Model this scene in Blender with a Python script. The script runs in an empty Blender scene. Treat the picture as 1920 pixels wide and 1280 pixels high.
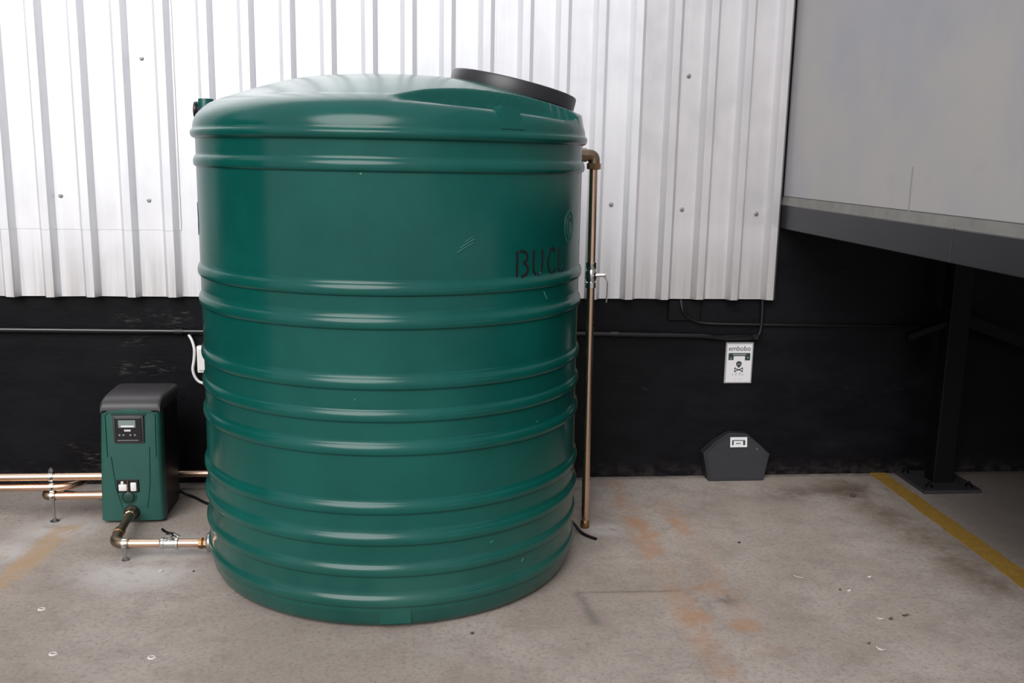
import bpy, bmesh, math, random
from mathutils import Vector, Matrix, Quaternion
random.seed(7)
PI = math.pi
scene = bpy.context.scene
C = scene.collection

# ------------------------------------------------------------------ camera
cam_d = bpy.data.cameras.new('camera'); cam = bpy.data.objects.new('camera', cam_d); C.objects.link(cam)
F_PX, PITCH, YAW, ROLL = 1804.77, 0.19092, 0.10009, 0.018977
cam_d.sensor_width = 36.0; cam_d.lens = 36.0 * F_PX / 1920.0; cam_d.clip_start = 0.05; cam_d.clip_end = 200
fw = Vector((math.sin(YAW)*math.cos(PITCH), math.cos(YAW)*math.cos(PITCH), -math.sin(PITCH)))
rt = Vector((math.cos(YAW), -math.sin(YAW), 0)); up = rt.cross(fw)
r2 = rt*math.cos(ROLL) + up*math.sin(ROLL); u2 = up*math.cos(ROLL) - rt*math.sin(ROLL)
m3 = Matrix((r2, u2, -fw)).transposed()
cam.matrix_world = Matrix.Translation((0, -4.54045, 1.57355)) @ m3.to_4x4()
scene.camera = cam

# ------------------------------------------------------------------ world and light
world = bpy.data.worlds.new('overcast_sky'); scene.world = world; world.use_nodes = True
bg = world.node_tree.nodes['Background']; bg.inputs['Color'].default_value = (0.90, 0.93, 1.0, 1); bg.inputs['Strength'].default_value = 0.64
sun_d = bpy.data.lights.new('hazy_sun', 'SUN'); sun_d.energy = 2.25; sun_d.angle = math.radians(42); sun_d.color = (1.0, 0.975, 0.95)
sun = bpy.data.objects.new('hazy_sun', sun_d); C.objects.link(sun)
sun_dir = Vector((0.34, 0.80, -0.60))          # the way the light travels
sun.rotation_euler = sun_dir.to_track_quat('-Z', 'Y').to_euler()
sun.location = (-3, -9, 7)
scene.view_settings.view_transform = 'Standard'; scene.view_settings.look = 'None'
scene.view_settings.exposure = 0.35; scene.view_settings.gamma = 1.0
scene.view_settings.use_curve_mapping = False

# ------------------------------------------------------------------ material helpers
def srgb(r, g, b):
    f = lambda c: (c/255/12.92) if c/255 <= 0.04045 else ((c/255+0.055)/1.055)**2.4
    return (f(r), f(g), f(b), 1)

class NT:
    def __init__(s, name):
        s.m = bpy.data.materials.new(name); s.m.use_nodes = True; s.t = s.m.node_tree; s.b = s.t.nodes['Principled BSDF']
    def n(s, typ, **kw):
        nd = s.t.nodes.new(typ)
        for k, v in kw.items(): setattr(nd, k, v)
        return nd
    def put(s, sock, v):
        if isinstance(v, bpy.types.NodeSocket): s.t.links.new(v, sock)
        elif isinstance(v, (tuple, list)) and sock.type == 'RGBA': sock.default_value = (*v[:3], 1)
        else: sock.default_value = v
    def coord(s, out='Object'):
        return s.n('ShaderNodeTexCoord').outputs[out]
    def noise(s, scale=5, detail=4, rough=0.6, vec=None, stretch=None, dist=0.0):
        v = vec if vec is not None else s.coord()
        if stretch:
            mp = s.n('ShaderNodeMapping'); s.put(mp.inputs['Vector'], v); mp.inputs['Scale'].default_value = stretch; v = mp.outputs[0]
        nd = s.n('ShaderNodeTexNoise'); s.put(nd.inputs['Vector'], v)
        nd.inputs['Scale'].default_value = scale; nd.inputs['Detail'].default_value = detail
        nd.inputs['Roughness'].default_value = rough; nd.inputs['Distortion'].default_value = dist
        return nd.outputs['Fac']
    def math(s, op, a, b=0.0, c=0.0, clamp=False):
        nd = s.n('ShaderNodeMath', operation=op, use_clamp=clamp)
        for i, v in enumerate((a, b, c)): s.put(nd.inputs[i], v)
        return nd.outputs[0]
    def rng(s, v, a, b, c=0.0, d=1.0, smooth=True):
        nd = s.n('ShaderNodeMapRange', interpolation_type='SMOOTHSTEP' if smooth else 'LINEAR')
        s.put(nd.inputs[0], v)
        for i, x in enumerate((a, b, c, d)): nd.inputs[i+1].default_value = x
        return nd.outputs[0]
    def mix(s, fac, a, b):
        nd = s.n('ShaderNodeMix', data_type='RGBA')
        s.put(nd.inputs[0], fac); s.put(nd.inputs[6], a); s.put(nd.inputs[7], b)
        return nd.outputs[2]
    def bump(s, h, strength=0.3, dist=0.01):
        nd = s.n('ShaderNodeBump'); nd.inputs['Strength'].default_value = strength; nd.inputs['Distance'].default_value = dist
        s.put(nd.inputs['Height'], h); s.put(s.b.inputs['Normal'], nd.outputs[0])
    def set(s, **kw):
        for k, v in kw.items(): s.put(s.b.inputs[k.replace('_', ' ')], v)
        return s.m
    def strip(s, cx, cy, ang, hl, hw, soft=0.02, vec=None):
        """mask of a soft-edged rectangle lying in the object's XY plane"""
        v = vec if vec is not None else s.coord()
        sb = s.n('ShaderNodeVectorMath', operation='SUBTRACT'); s.put(sb.inputs[0], v); sb.inputs[1].default_value = (cx, cy, 0)
        ro = s.n('ShaderNodeVectorRotate', rotation_type='Z_AXIS'); s.put(ro.inputs['Vector'], sb.outputs[0]); ro.inputs['Angle'].default_value = -ang
        sp = s.n('ShaderNodeSeparateXYZ'); s.put(sp.inputs[0], ro.outputs[0])
        ax = s.math('ABSOLUTE', sp.outputs[0]); ay = s.math('ABSOLUTE', sp.outputs[1])
        return s.math('MULTIPLY', s.rng(ax, hl+soft, hl-soft), s.rng(ay, hw+soft, hw-soft))
    def spot(s, cx, cy, r0, r1, sy=1.0):
        v = s.coord()
        sb = s.n('ShaderNodeVectorMath', operation='SUBTRACT'); s.put(sb.inputs[0], v); sb.inputs[1].default_value = (cx, cy, 0)
        ml = s.n('ShaderNodeVectorMath', operation='MULTIPLY'); s.put(ml.inputs[0], sb.outputs[0]); ml.inputs[1].default_value = (1, sy, 0)
        ln = s.n('ShaderNodeVectorMath', operation='LENGTH'); s.put(ln.inputs[0], ml.outputs[0])
        return s.rng(ln.outputs['Value'], r1, r0)

def plain(name, col, rough=0.5, metal=0.0, var=0.12, scale=30, bump=0.0, spec=0.5):
    t = NT(name); nz = t.noise(scale, 3)
    dark = tuple(c*(1-var) for c in col[:3]); light = tuple(min(1, c*(1+var)) for c in col[:3])
    t.set(Base_Color=t.mix(nz, dark, light), Roughness=rough, Metallic=metal, Specular_IOR_Level=spec)
    if bump: t.bump(nz, bump, 0.004)
    return t.m

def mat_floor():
    t = NT('concrete_floor')
    big = t.noise(1.3, 6, 0.62); mid = t.noise(7, 6, 0.7); fine = t.noise(60, 4, 0.75); grit = t.noise(220, 2, 0.6)
    col = t.mix(t.rng(big, 0.36, 0.66), srgb(153, 142, 133), srgb(173, 162, 154))
    col = t.mix(t.rng(mid, 0.42, 0.72, 0, 0.55), col, srgb(132, 120, 112))
    col = t.mix(t.rng(fine, 0.46, 0.72, 0, 0.7), col, srgb(122, 112, 105))
    col = t.mix(t.rng(grit, 0.60, 0.76, 0, 0.75), col, srgb(84, 76, 70))
    col = t.mix(t.rng(t.noise(130, 2, 0.5), 0.62, 0.74, 0, 0.4), col, srgb(192, 185, 180))
    # pale cement smears round the pipe supports
    sm = t.noise(9, 5, 0.7)
    for cx, cy, r0, r1, sy in ((-1.50, -0.56, .04, .26, 1.4), (-1.06, -1.02, .06, .34, 1.5), (-0.95, -0.80, .03, .22, 1.2), (.80, -.68, .02, .13, 1.2), (-1.62, -.80, .03, .22, 1.2)):
        col = t.mix(t.math('MULTIPLY', t.spot(cx, cy, r0, r1, sy), t.rng(sm, 0.30, 0.56, 0.1, .9)), col, srgb(188, 182, 179))
    # worn ochre bay lines
    w1 = t.noise(7, 6, 0.72, dist=0.5); w2 = t.noise(4.2, 7, 0.75, dist=0.5)
    ochre = srgb(174, 145, 114); orange = srgb(168, 126, 96)
    a = t.math('MULTIPLY', t.strip(-1.50, -0.95, PI/2-.08, .46, .052, .03), t.rng(w1, 0.36, 0.58, 0, .8)); col = t.mix(a, col, ochre)
    a = t.math('MULTIPLY', t.strip(-1.62, -0.75, PI/2-.1, .22, .02, .03), t.rng(w1, 0.42, 0.58, 0, .6)); col = t.mix(a, col, ochre)
    a = t.math('MULTIPLY', t.strip(.955, -1.05, PI/2, 1.0, .052, .03), t.rng(w2, 0.45, 0.62, 0.08, .55)); col = t.mix(a, col, orange)
    a = t.math('MULTIPLY', t.strip(1.145, -1.05, PI/2, .72, .045, .03), t.rng(w2, 0.45, 0.62, 0.06, .5)); col = t.mix(a, col, orange)
    a = t.math('MULTIPLY', t.strip(.97, -.66, PI/2+.25, .13, .042, .02), t.rng(w1, 0.36, 0.56, 0.15, .75)); col = t.mix(a, col, orange)
    a = t.math('MULTIPLY', t.strip(1.14, -.66, PI/2+.2, .10, .03, .02), t.rng(w1, 0.36, 0.54, 0.1, .7)); col = t.mix(a, col, orange)
    for cx, cy, r in ((.955, -1.50, .10), (1.125, -1.56, .08), (1.08, -1.28, .08)):
        col = t.mix(t.math('MULTIPLY', t.spot(cx, cy, r*.3, r, 1), t.rng(mid, .38, .6, .2, .8)), col, orange)
    # mended patch and dark scuff
    crack = srgb(112, 104, 98)
    for args in ((.78, -1.285, -.02, .19, .006, .008), (.60, -1.40, PI/2+.1, .13, .014, .02)):
        col = t.mix(t.math('MULTIPLY', t.strip(*args), t.rng(mid, .3, .55, .15, .8)), col, crack)
    col = t.mix(t.math('MULTIPLY', t.spot(1.06, -1.36, .01, .14, 1.1), t.rng(mid, .40, .60, 0, .9)), col, srgb(92, 88, 84))
    col = t.mix(t.math('MULTIPLY', t.strip(.80, -1.33, -.02, .17, .025, .02), t.rng(mid, .38, .6, 0, .45)), col, srgb(176, 158, 138))
    # rusty dirt beside the yellow line and along the wall; darker floor beyond the line
    st = t.noise(3.2, 5, 0.7)
    a = t.math('MULTIPLY', t.strip(2.14, -.72, PI/2+.10, .70, .09, .12), t.rng(st, 0.36, 0.62, 0.1, .85)); col = t.mix(a, col, srgb(104, 84, 66))
    a = t.math('MULTIPLY', t.strip(2.1, -.25, .1, .45, .08, .1), t.rng(st, 0.40, 0.62, 0, .7)); col = t.mix(a, col, srgb(92, 76, 68))
    a = t.math('MULTIPLY', t.strip(3.6, -1.2, 0, 1.25, 1.5, .25), .62); col = t.mix(a, col, srgb(92, 84, 80))  # even darker tone over the floor beyond the yellow line
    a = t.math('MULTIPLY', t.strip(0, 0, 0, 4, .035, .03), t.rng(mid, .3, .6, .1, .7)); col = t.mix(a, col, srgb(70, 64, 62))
    h = t.math('ADD', t.math('MULTIPLY', fine, .6), t.math('MULTIPLY', grit, .5))
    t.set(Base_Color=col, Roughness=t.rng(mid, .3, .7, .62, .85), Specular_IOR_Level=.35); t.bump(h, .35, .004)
    return t.m

def mat_black_wall():
    t = NT('black_painted_plaster')
    a = t.noise(3, 6, .65, stretch=(1, 1, 2.2)); f = t.noise(16, 5, .65, stretch=(1, 1, 1.6)); sc = t.noise(4, 6, .75, stretch=(1, 1, 3), dist=.6)
    col = t.mix(t.rng(a, .35, .7), srgb(9, 8, 12), srgb(16, 15, 19))
    col = t.mix(t.rng(sc, .63, .76, 0, .55), col, srgb(58, 55, 56))
    col = t.mix(t.rng(t.noise(14, 6, .75), .66, .76, 0, .5), col, srgb(54, 48, 46))
    sp = t.n('ShaderNodeSeparateXYZ'); t.put(sp.inputs[0], t.coord())
    cb = t.n('ShaderNodeCombineXYZ'); t.put(cb.inputs[0], sp.outputs[0]); t.put(cb.inputs[1], sp.outputs[2]); xz = cb.outputs[0]
    peel = t.noise(30, 5, .75, stretch=(.55, 1, 2.6), dist=.3)          # torn paint showing pale plaster
    for cx, cz, hl, hw, k in ((-1.27, .565, .13, .025, .8), (-1.22, .79, .17, .022, .7), (-1.30, .70, .08, .018, .6), (-1.15, .83, .09, .008, .6), (-1.45, .12, .14, .05, .5), (-1.62, .20, .03, .02, .7)):
        col = t.mix(t.math('MULTIPLY', t.strip(cx, cz, 0, hl, hw, .04, xz), t.rng(peel, .50, .70, 0, k*.75)), col, srgb(104, 99, 97))
    base = t.math('MULTIPLY', t.rng(sp.outputs[2], .10, .0), t.rng(f, .40, .62, 0, .7)); col = t.mix(base, col, srgb(50, 46, 45))
    t.set(Base_Color=col, Roughness=t.rng(a, .3, .7, .42, .62), Specular_IOR_Level=.15)
    t.bump(t.math('ADD', t.math('MULTIPLY', f, .35), t.math('MULTIPLY', sc, .5)), .30, .010); return t.m

def mat_sheet(name, base):
    t = NT(name)
    st = t.noise(22, 4, .6, stretch=(1, 1, .05)); d = t.noise(4, 5, .7); sp = t.noise(42, 3, .7, stretch=(1, 1, .5))
    col = t.mix(t.rng(st, .35, .7, 0, .5), base, tuple(c*.90 for c in base[:3]))
    col = t.mix(t.rng(d, .5, .75, 0, .3), col, tuple(c*.88 for c in base[:3]))
    col = t.mix(t.rng(sp, .70, .78, 0, .5), col, srgb(176, 170, 164))
    s3 = t.n('ShaderNodeSeparateXYZ'); t.put(s3.inputs[0], t.coord())
    col = t.mix(t.math('MULTIPLY', t.rng(s3.outputs[2], 1.25, .9), t.rng(st, .3, .65, .05, .5)), col, srgb(178, 172, 166))
    t.set(Base_Color=col, Roughness=t.rng(d, .3, .7, .36, .46), Metallic=.72); t.bump(st, .04, .003); return t.m

def mat_tank():
    t = NT('green_moulded_plastic')
    v = t.coord(); a = t.noise(2.2, 5, .6); f = t.noise(90, 3, .6); sc = t.noise(9, 6, .75, stretch=(1, 1, 1.8), dist=1.0)
    col = t.mix(t.rng(a, .3, .7), srgb(8, 71, 64), srgb(12, 81, 73))
    col = t.mix(t.rng(sc, .70, .80, 0, .35), col, srgb(72, 128, 116))
    sp = t.n('ShaderNodeSeparateXYZ'); t.put(sp.inputs[0], v)
    dust = t.math('MULTIPLY', t.rng(sp.outputs[2], .45, .02), t.rng(a, .3, .7, .02, .10)); col = t.mix(dust, col, srgb(116, 116, 106))
    t.set(Base_Color=col, Roughness=t.rng(a, .3, .7, .18, .25), Specular_IOR_Level=.33); t.bump(f, .03, .002); return t.m

def mat_parapet():
    t = NT('grey_painted_parapet')
    a = t.noise(1.1, 5, .6); b = t.noise(7, 5, .7)
    col = t.mix(t.rng(a, .35, .68), srgb(158, 158, 164), srgb(172, 168, 165))
    col = t.mix(t.rng(b, .55, .8, 0, .35), col, srgb(146, 143, 142))
    t.set(Base_Color=col, Roughness=.6, Specular_IOR_Level=.3); t.bump(b, .08, .004); return t.m

def mat_line():
    t = NT('yellow_floor_paint')
    n = t.noise(26, 5, .75); m_ = t.noise(70, 3, .7)
    col = t.mix(t.rng(n, .3, .7), srgb(140, 108, 42), srgb(160, 124, 52)); col = t.mix(t.rng(m_, .56, .68, 0, .85), col, srgb(104, 92, 76))
    t.set(Base_Color=col, Roughness=.6); return t.m

def mat_metal(name, col, rough, var=.18, scale=9):
    t = NT(name); n = t.noise(scale, 3, .5)
    t.set(Base_Color=t.mix(t.rng(n, .3, .75), col, tuple(c*(1-var) for c in col[:3])), Metallic=1.0, Roughness=t.rng(n, .3, .8, rough*.9, rough*1.2)); return t.m

M = dict(conduit=plain('glossy_black_conduit', srgb(16, 15, 18), .16, var=.2, scale=20), 
    floor=mat_floor(), wall=mat_black_wall(), sheet=mat_sheet('white_metal_sheet', srgb(240, 240, 243)), sheet_g=mat_sheet('dull_white_metal_sheet', srgb(222, 220, 222)),
    tank=mat_tank(), parapet=mat_parapet(), line=mat_line(),
    ledge=plain('pale_concrete_edge', srgb(116, 114, 110), .75, var=.3, scale=12, bump=.3),
    beam=plain('charcoal_painted_beam', srgb(35, 34, 39), .5, var=.2, scale=6, bump=.05),
    soffit=plain('black_painted_soffit', srgb(9, 9, 11), .8, var=.2, scale=5),
    steel=plain('black_painted_steel', srgb(8, 8, 10), .55, var=.2, scale=12, spec=.2),
    plate=plain('worn_black_plate', srgb(48, 46, 48), .5, var=.35, scale=25, bump=.2),
    lid=plain('black_lid_plastic', srgb(34, 33, 37), .38, var=.25, scale=40),
    black=plain('black_plastic', srgb(13, 12, 15), .42, var=.2, scale=40),
    hood=plain('charcoal_plastic', srgb(52, 50, 52), .45, var=.12, scale=60),
    pump=plain('dark_green_plastic', srgb(34, 82, 73), .40, var=.10, scale=20),
    pump_d=plain('deep_green_plastic', srgb(22, 58, 50), .42, var=.10, scale=20),
    screen=plain('liquid_crystal_screen', srgb(124, 138, 132), .2, var=.12, scale=60),
    grey=plain('grey_print', srgb(130, 130, 132), .5), lgrey=plain('light_grey_print', srgb(196, 196, 198), .5),
    white=plain('white_plastic', srgb(226, 224, 222), .4, var=.05), paper=plain('white_sign_card', srgb(216, 214, 217), .45, var=.06, scale=15),
    ink=plain('dark_ink', srgb(44, 60, 58), .5), inkb=plain('black_stencil_ink', srgb(12, 14, 16), .55, var=.2),
    rim=plain('grey_card_edge', srgb(150, 151, 152), .6),
    copper=mat_metal('copper_tube', srgb(226, 192, 166)[:3], .27), brass=mat_metal('aged_brass', srgb(178, 142, 104)[:3], .34, .4),
    bronze=mat_metal('dull_bronze', srgb(150, 132, 112)[:3], .42, .4), chrome=mat_metal('nickel_plate', srgb(216, 214, 210)[:3], .18, .15), zinc=mat_metal('zinc_rod', srgb(176, 176, 176)[:3], .35),
    bait=plain('charcoal_box_plastic', srgb(37, 36, 41), .5, var=.25, scale=18, bump=.1),
    scuff=plain('pale_green_scuff', srgb(48, 112, 101), .5), emblem=plain('moulded_emblem', srgb(16, 80, 71), .4),
    scrap=plain('pale_litter', srgb(205, 198, 190), .8), leaf=plain('brown_litter', srgb(86, 70, 60), .8), pebble=plain('dark_stone', srgb(70, 64, 60), .85))

# ------------------------------------------------------------------ mesh helpers
def obj(name, bm, mat, parent=None, smooth=False, angle=40):
    me = bpy.data.meshes.new(name); bmesh.ops.recalc_face_normals(bm, faces=bm.faces[:]); bm.to_mesh(me); bm.free()
    if smooth:
        for p in me.polygons: p.use_smooth = True
        try: me.set_sharp_from_angle(angle=math.radians(angle))
        except Exception: pass
    o = bpy.data.objects.new(name, me); C.objects.link(o)
    for mm in (mat if isinstance(mat, (list, tuple)) else [mat]): me.materials.append(mm)
    if parent: o.parent = parent
    return o
def tag(o, label, cat, group=None):
    o['label'] = label; o['category'] = cat
    if group: o['group'] = group
    return o
def struct(o): o['kind'] = 'structure'; return o
def thing(name, label, cat, loc=(0, 0, 0), group=None, rotz=0):
    o = bpy.data.objects.new(name, None); o.empty_display_size = .1; C.objects.link(o); o.location = loc; o.rotation_euler = (0, 0, rotz)
    return tag(o, label, cat, group)
def B(): return bmesh.new()
def box(bm, x0, x1, y0, y1, z0, z1, bev=0.0, seg=2):
    r = bmesh.ops.create_cube(bm, size=1.0); vs = r['verts']
    bmesh.ops.scale(bm, vec=(x1-x0, y1-y0, z1-z0), verts=vs); bmesh.ops.translate(bm, vec=((x0+x1)/2, (y0+y1)/2, (z0+z1)/2), verts=vs)
    if bev:
        es = list({e for v in vs for e in v.link_edges})
        bmesh.ops.bevel(bm, geom=es, offset=bev, segments=seg, affect='EDGES', profile=.5)
    return bm
def frame_of(d):
    d = d.normalized(); a = Vector((0, 0, 1)) if abs(d.z) < .9 else Vector((1, 0, 0))
    x = d.cross(a).normalized(); return x, d.cross(x).normalized()
def ringloft(bm, rings, closed=True, cap=True):
    L = [[bm.verts.new(p) for p in r] for r in rings]
    n = len(L[0])
    for a, b in zip(L[:-1], L[1:]):
        for i in range(n if closed else n-1):
            j = (i+1) % n; bm.faces.new((a[i], a[j], b[j], b[i]))
    if cap:
        bm.faces.new(L[0][::-1]); bm.faces.new(L[-1])
    return bm
def tube(bm, pts, r, seg=16, cap=True):
    """round tube along a polyline, r a number or a list"""
    pts = [Vector(p) for p in pts]; rs = r if isinstance(r, (list, tuple)) else [r]*len(pts)
    rings = []; x = None
    for i, p in enumerate(pts):
        d = (pts[min(i+1, len(pts)-1)] - pts[max(i-1, 0)]).normalized()
        if x is None: x, y = frame_of(d)
        else:
            x = (x - d*x.dot(d)).normalized(); y = d.cross(x)
        rings.append([p + (x*math.cos(2*PI*k/seg) + y*math.sin(2*PI*k/seg))*rs[i] for k in range(seg)])
    return ringloft(bm, rings, cap=cap)
def lathe(bm, prof, o=(0, 0, 0), d=(0, 0, 1), seg=24, cap=True):
    """prof: list of (distance along d, radius)"""
    o = Vector(o); d = Vector(d).normalized(); x, y = frame_of(d)
    return ringloft(bm, [[o + d*t + (x*math.cos(2*PI*k/seg) + y*math.sin(2*PI*k/seg))*max(rr, 1e-4) for k in range(seg)] for t, rr in prof], cap=cap)
def bend(p0, corner, p1, rad, n=8):
    """points of a rounded corner between two straight legs"""
    p0, c, p1 = map(Vector, (p0, corner, p1)); a = (p0-c).normalized(); b = (p1-c).normalized()
    return [c + a*rad*(1-t)**2 + b*rad*t**2 for t in [i/n for i in range(n+1)]]
def smooth_path(ctrl, n=8):
    P = [Vector(c) for c in ctrl]; P = [P[0]*2-P[1]] + P + [P[-1]*2-P[-2]]; out = []
    for i in range(1, len(P)-2):
        for k in range(n):
            t = k/n; a, b, c, d = P[i-1:i+3]
            out.append(.5*((2*b) + (c-a)*t + (2*a-5*b+4*c-d)*t*t + (3*b-a-3*c+d)*t**3))
    return out + [P[-2]]
def prism(bm, poly, fn0, fn1):
    """poly: 2D outline; fn0/fn1 map a 2D point to the near and the far 3D point"""
    return ringloft(bm, [[Vector(fn0(*p)) for p in poly], [Vector(fn1(*p)) for p in poly]])
def text_mesh(name, body, size, mat, parent, mat_world, extrude=.0004, align='CENTER'):
    cu = bpy.data.curves.new(name, 'FONT'); cu.body = body; cu.size = size; cu.extrude = extrude; cu.align_x = align; cu.align_y = 'CENTER'
    t = bpy.data.objects.new(name, cu); C.objects.link(t)
    me = bpy.data.meshes.new_from_object(t.evaluated_get(bpy.context.evaluated_depsgraph_get())); bpy.data.objects.remove(t); bpy.data.curves.remove(cu)
    me.name = name; me.transform(mat_world); me.materials.clear(); me.materials.append(mat)
    o = bpy.data.objects.new(name, me); C.objects.link(o); o.parent = parent; return o

# ------------------------------------------------------------------ the setting
bm = B(); box(bm, -9, 9, -14, .3, -.2, 0); struct(obj('floor', bm, M['floor']))
bm = B(); box(bm, -9, 9, 0, .3, 0, 4.2); struct(obj('wall_back', bm, M['wall']))

bm = B(); box(bm, -4.3, -4.0, -2.4, 0, 0, 3.0); struct(obj('added_wall_left', bm, M['wall']))  # unseen wall, added so the tank's left side reflects dark
RIBS = [-1.9945, -1.8196, -1.6454, -1.4699, -1.2907, -1.1107, -.928, -.7502, -.5716, -.3934, -.2119, -.038, .1355, .3109, .4889, .6609, .8329, 1.0056, 1.1814, 1.3534, 1.5236, 1.702]
PAN_Y, CREST_Y, CH, FL = -.024, -.060, .0165, .0205
clad = bpy.data.objects.new('wall_cladding', None); C.objects.link(clad); struct(clad)
def sheet(name, ribs, z0, z1, mat, dy=0.0, left=None, right=None, wob=.003):
    line = []
    if left is not None: line.append((left, PAN_Y))
    for k, x in enumerate(ribs):
        line += [(x-CH-FL, PAN_Y), (x-CH, CREST_Y), (x+CH, CREST_Y), (x+CH+FL, PAN_Y)]
    if right is not None: line.append((right, PAN_Y))
    bm = B(); th = .0012; zs = [z0 + (z1-z0)*i/12 for i in range(13)]
    offs = [random.uniform(-wob, wob)*.4 for _ in line]
    rows = []
    for zi, z in enumerate(zs):
        rows.append([bm.verts.new((x, y+dy, z + (offs[i] if zi == 0 else 0))) for i, (x, y) in enumerate(line)])
    for a, b in zip(rows[:-1], rows[1:]):
        for i in range(len(line)-1): bm.faces.new((a[i], a[i+1], b[i+1], b[i]))
    o = obj(name, bm, mat, clad); md = o.modifiers.new('thickness', 'SOLIDIFY'); md.thickness = th; md.offset = 0
    return o
TOP, BOT = 4.1, .907
w, g = M['sheet'], M['sheet_g']
FAR = [-1.9945-.1755*k for k in range(1, 6)][::-1]
sheet('metal_sheet', FAR + RIBS[0:1], BOT, TOP, w, -.0012, left=FAR[0]-.15, right=RIBS[0]+.07)
sheet('metal_sheet', RIBS[1:6], 1.212, TOP, w, -.0034, left=RIBS[1]-.075, right=RIBS[5]+.045)       # upper sheet, lapped over the lower
sheet('metal_sheet', RIBS[1:6], BOT, 1.26, w, -.0010, left=RIBS[1]-.075, right=RIBS[5]+.040)
sheet('metal_sheet', RIBS[5:10], BOT, TOP, w, .0012, left=RIBS[5]-.045, right=RIBS[9]+.045)
sheet('metal_sheet', RIBS[9:14], BOT, TOP, w, -.0012, left=RIBS[9]-.045, right=RIBS[13]+.045)
sheet('metal_sheet', RIBS[13:18], BOT, TOP, w, .0012, left=RIBS[13]-.045, right=RIBS[17]+.045)
sheet('metal_sheet', RIBS[18:22], BOT, TOP, g, .0005, left=RIBS[17]+.030)
def screw(x, z):
    bm = B(); lathe(bm, [(0, .011), (.0015, .011), (.002, .0065), (.007, .0065), (.0085, .005)], (x, PAN_Y-.0025, z), (0, -1, 0), seg=8)
    o = obj('screw', bm, M['zinc'], clad)
for x, z in ((-1.582, 1.359), (-1.201, 1.344), (.911, 1.354), (1.253, 1.336), (1.619, 1.320), (-.84, 1.345), (-.48, 1.35), (1.253, 1.95), (-1.201, 1.96)): screw(x, z)

# the raised deck on the right: parapet face, pale edge, beam, soffit
DK = -6.0  # unseen run toward the camera, lengthened to hold light off the bay
bm = B(); box(bm, 1.757, 1.957, DK, .0, 1.403, 6.0, .004, 1); pr = struct(obj('wall_right', bm, M['parapet']))  # upper part is out of view, raised to block sky over the right floor
bm = B(); prism(bm, [(1.747, 1.3646), (1.755, 1.403), (1.957, 1.403), (1.957, 1.3646)], lambda x, z: (x, DK, z), lambda x, z: (x, 0, z)); struct(obj('trim_1', bm, M['ledge']))
def beam_piece(y0, y1):
    bm = B(); box(bm, 1.745, 1.93, y0, y1, 1.2522, 1.3646, .003, 1); return struct(obj('trim_2', bm, M['beam']))
for y0, y1 in ((-1.533, 0), (DK, -1.5365)): beam_piece(y0, y1)
bm = B(); box(bm, 1.93, 8.9, DK, 0, 1.30, 1.5); struct(obj('ceiling', bm, M['soffit']))
bm = B(); box(bm, 1.93, 8.9, DK, DK+.2, 1.5, 3.2); struct(obj('wall_deck_front', bm, M['parapet']))
bm = B(); box(bm, 8.7, 9, DK, 0, 0, 1.30); struct(obj('wall_far_right', bm, M['wall']))
bm = B()                                             # joint in the parapet
box(bm, 1.7555, 1.7585, -1.216, -1.210, 1.403, 1.56); struct(obj('trim_3', bm, M['grey']))

bm = B()
ypts = [(0, 2.318, 2.402), (-.35, 2.309, 2.396), (-.8, 2.297, 2.392), (-1.3, 2.285, 2.384), (-2.5, 2.26, 2.36), (-5, 2.21, 2.31)]
N = 120; lo, hi = [], []
for i in range(N+1):
    y = -5*i/N
    for (ya, a0, a1), (yb, b0, b1) in zip(ypts[:-1], ypts[1:]):
        if yb <= y <= ya: t = (ya-y)/(ya-yb); e0 = a0+(b0-a0)*t; e1 = a1+(b1-a1)*t; break
    lo.append((e0+random.uniform(-.004, .004), y)); hi.append((e1+random.uniform(-.004, .004), y))
rows = [[bm.verts.new((x0, y, 0)), bm.verts.new((x0, y, .0025)), bm.verts.new((x1, y, .0025)), bm.verts.new((x1, y, 0))] for (x0, y), (x1, _) in zip(lo, hi)]
for a, b in zip(rows[:-1], rows[1:]):
    for i in range(3): bm.faces.new((a[i], a[i+1], b[i+1], b[i]))
bm.faces.new(rows[0]); bm.faces.new(rows[-1][::-1])
tag(obj('painted_line', bm, M['line']), 'worn yellow line painted on the concrete floor at the right', 'floor marking')

# ------------------------------------------------------------------ water tank
TX, TY = -.0885, -.8167
tank = thing('water_tank', 'large green ribbed plastic water tank with a black lid', 'water tank', (TX, TY, 0))
RIBZ = [.101, .210, .320, .428, .628, .739, .846, 1.042, 1.149, 1.533]
def body_r(z): return .7105 + .006*max(0, 1-abs(z-.32)/.45)
prof = [(.0, 0), (.62, 0), (.680, .004), (.697, .014), (.706, .034), (.711, .062)]
zs = set(); z = .066
while z < 1.60: zs.add(round(z, 4)); z += .02
for c in RIBZ:
    zs = {q for q in zs if abs(q-c) > .026}
    for k in range(-8, 9): zs.add(round(c + k*.003, 4))
def rib(z):
    o = 0
    for c in RIBZ:
        d = z-c
        if -.018 <= d <= .024:
            t = (d/.024) if d > 0 else (d/-.018)
            o = max(o, .0098*(1-t**2.2)**1.0 if d > 0 else .0098*math.sqrt(max(0, 1-t**3)))
    return o
for z in sorted(zs): prof.append((body_r(z)+rib(z), z))
prof += [(.7105, 1.604), (.7110, 1.612), (.7215, 1.617), (.7260, 1.623), (.7275, 1.631), (.7270, 1.638), (.7235, 1.643)]
shoulder = [(.7195, 1.646), (.7185, 1.655), (.7160, 1.668), (.7115, 1.681), (.7040, 1.695), (.6930, 1.708), (.6790, 1.721), (.6600, 1.734), (.64, 1.7425)]
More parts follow.
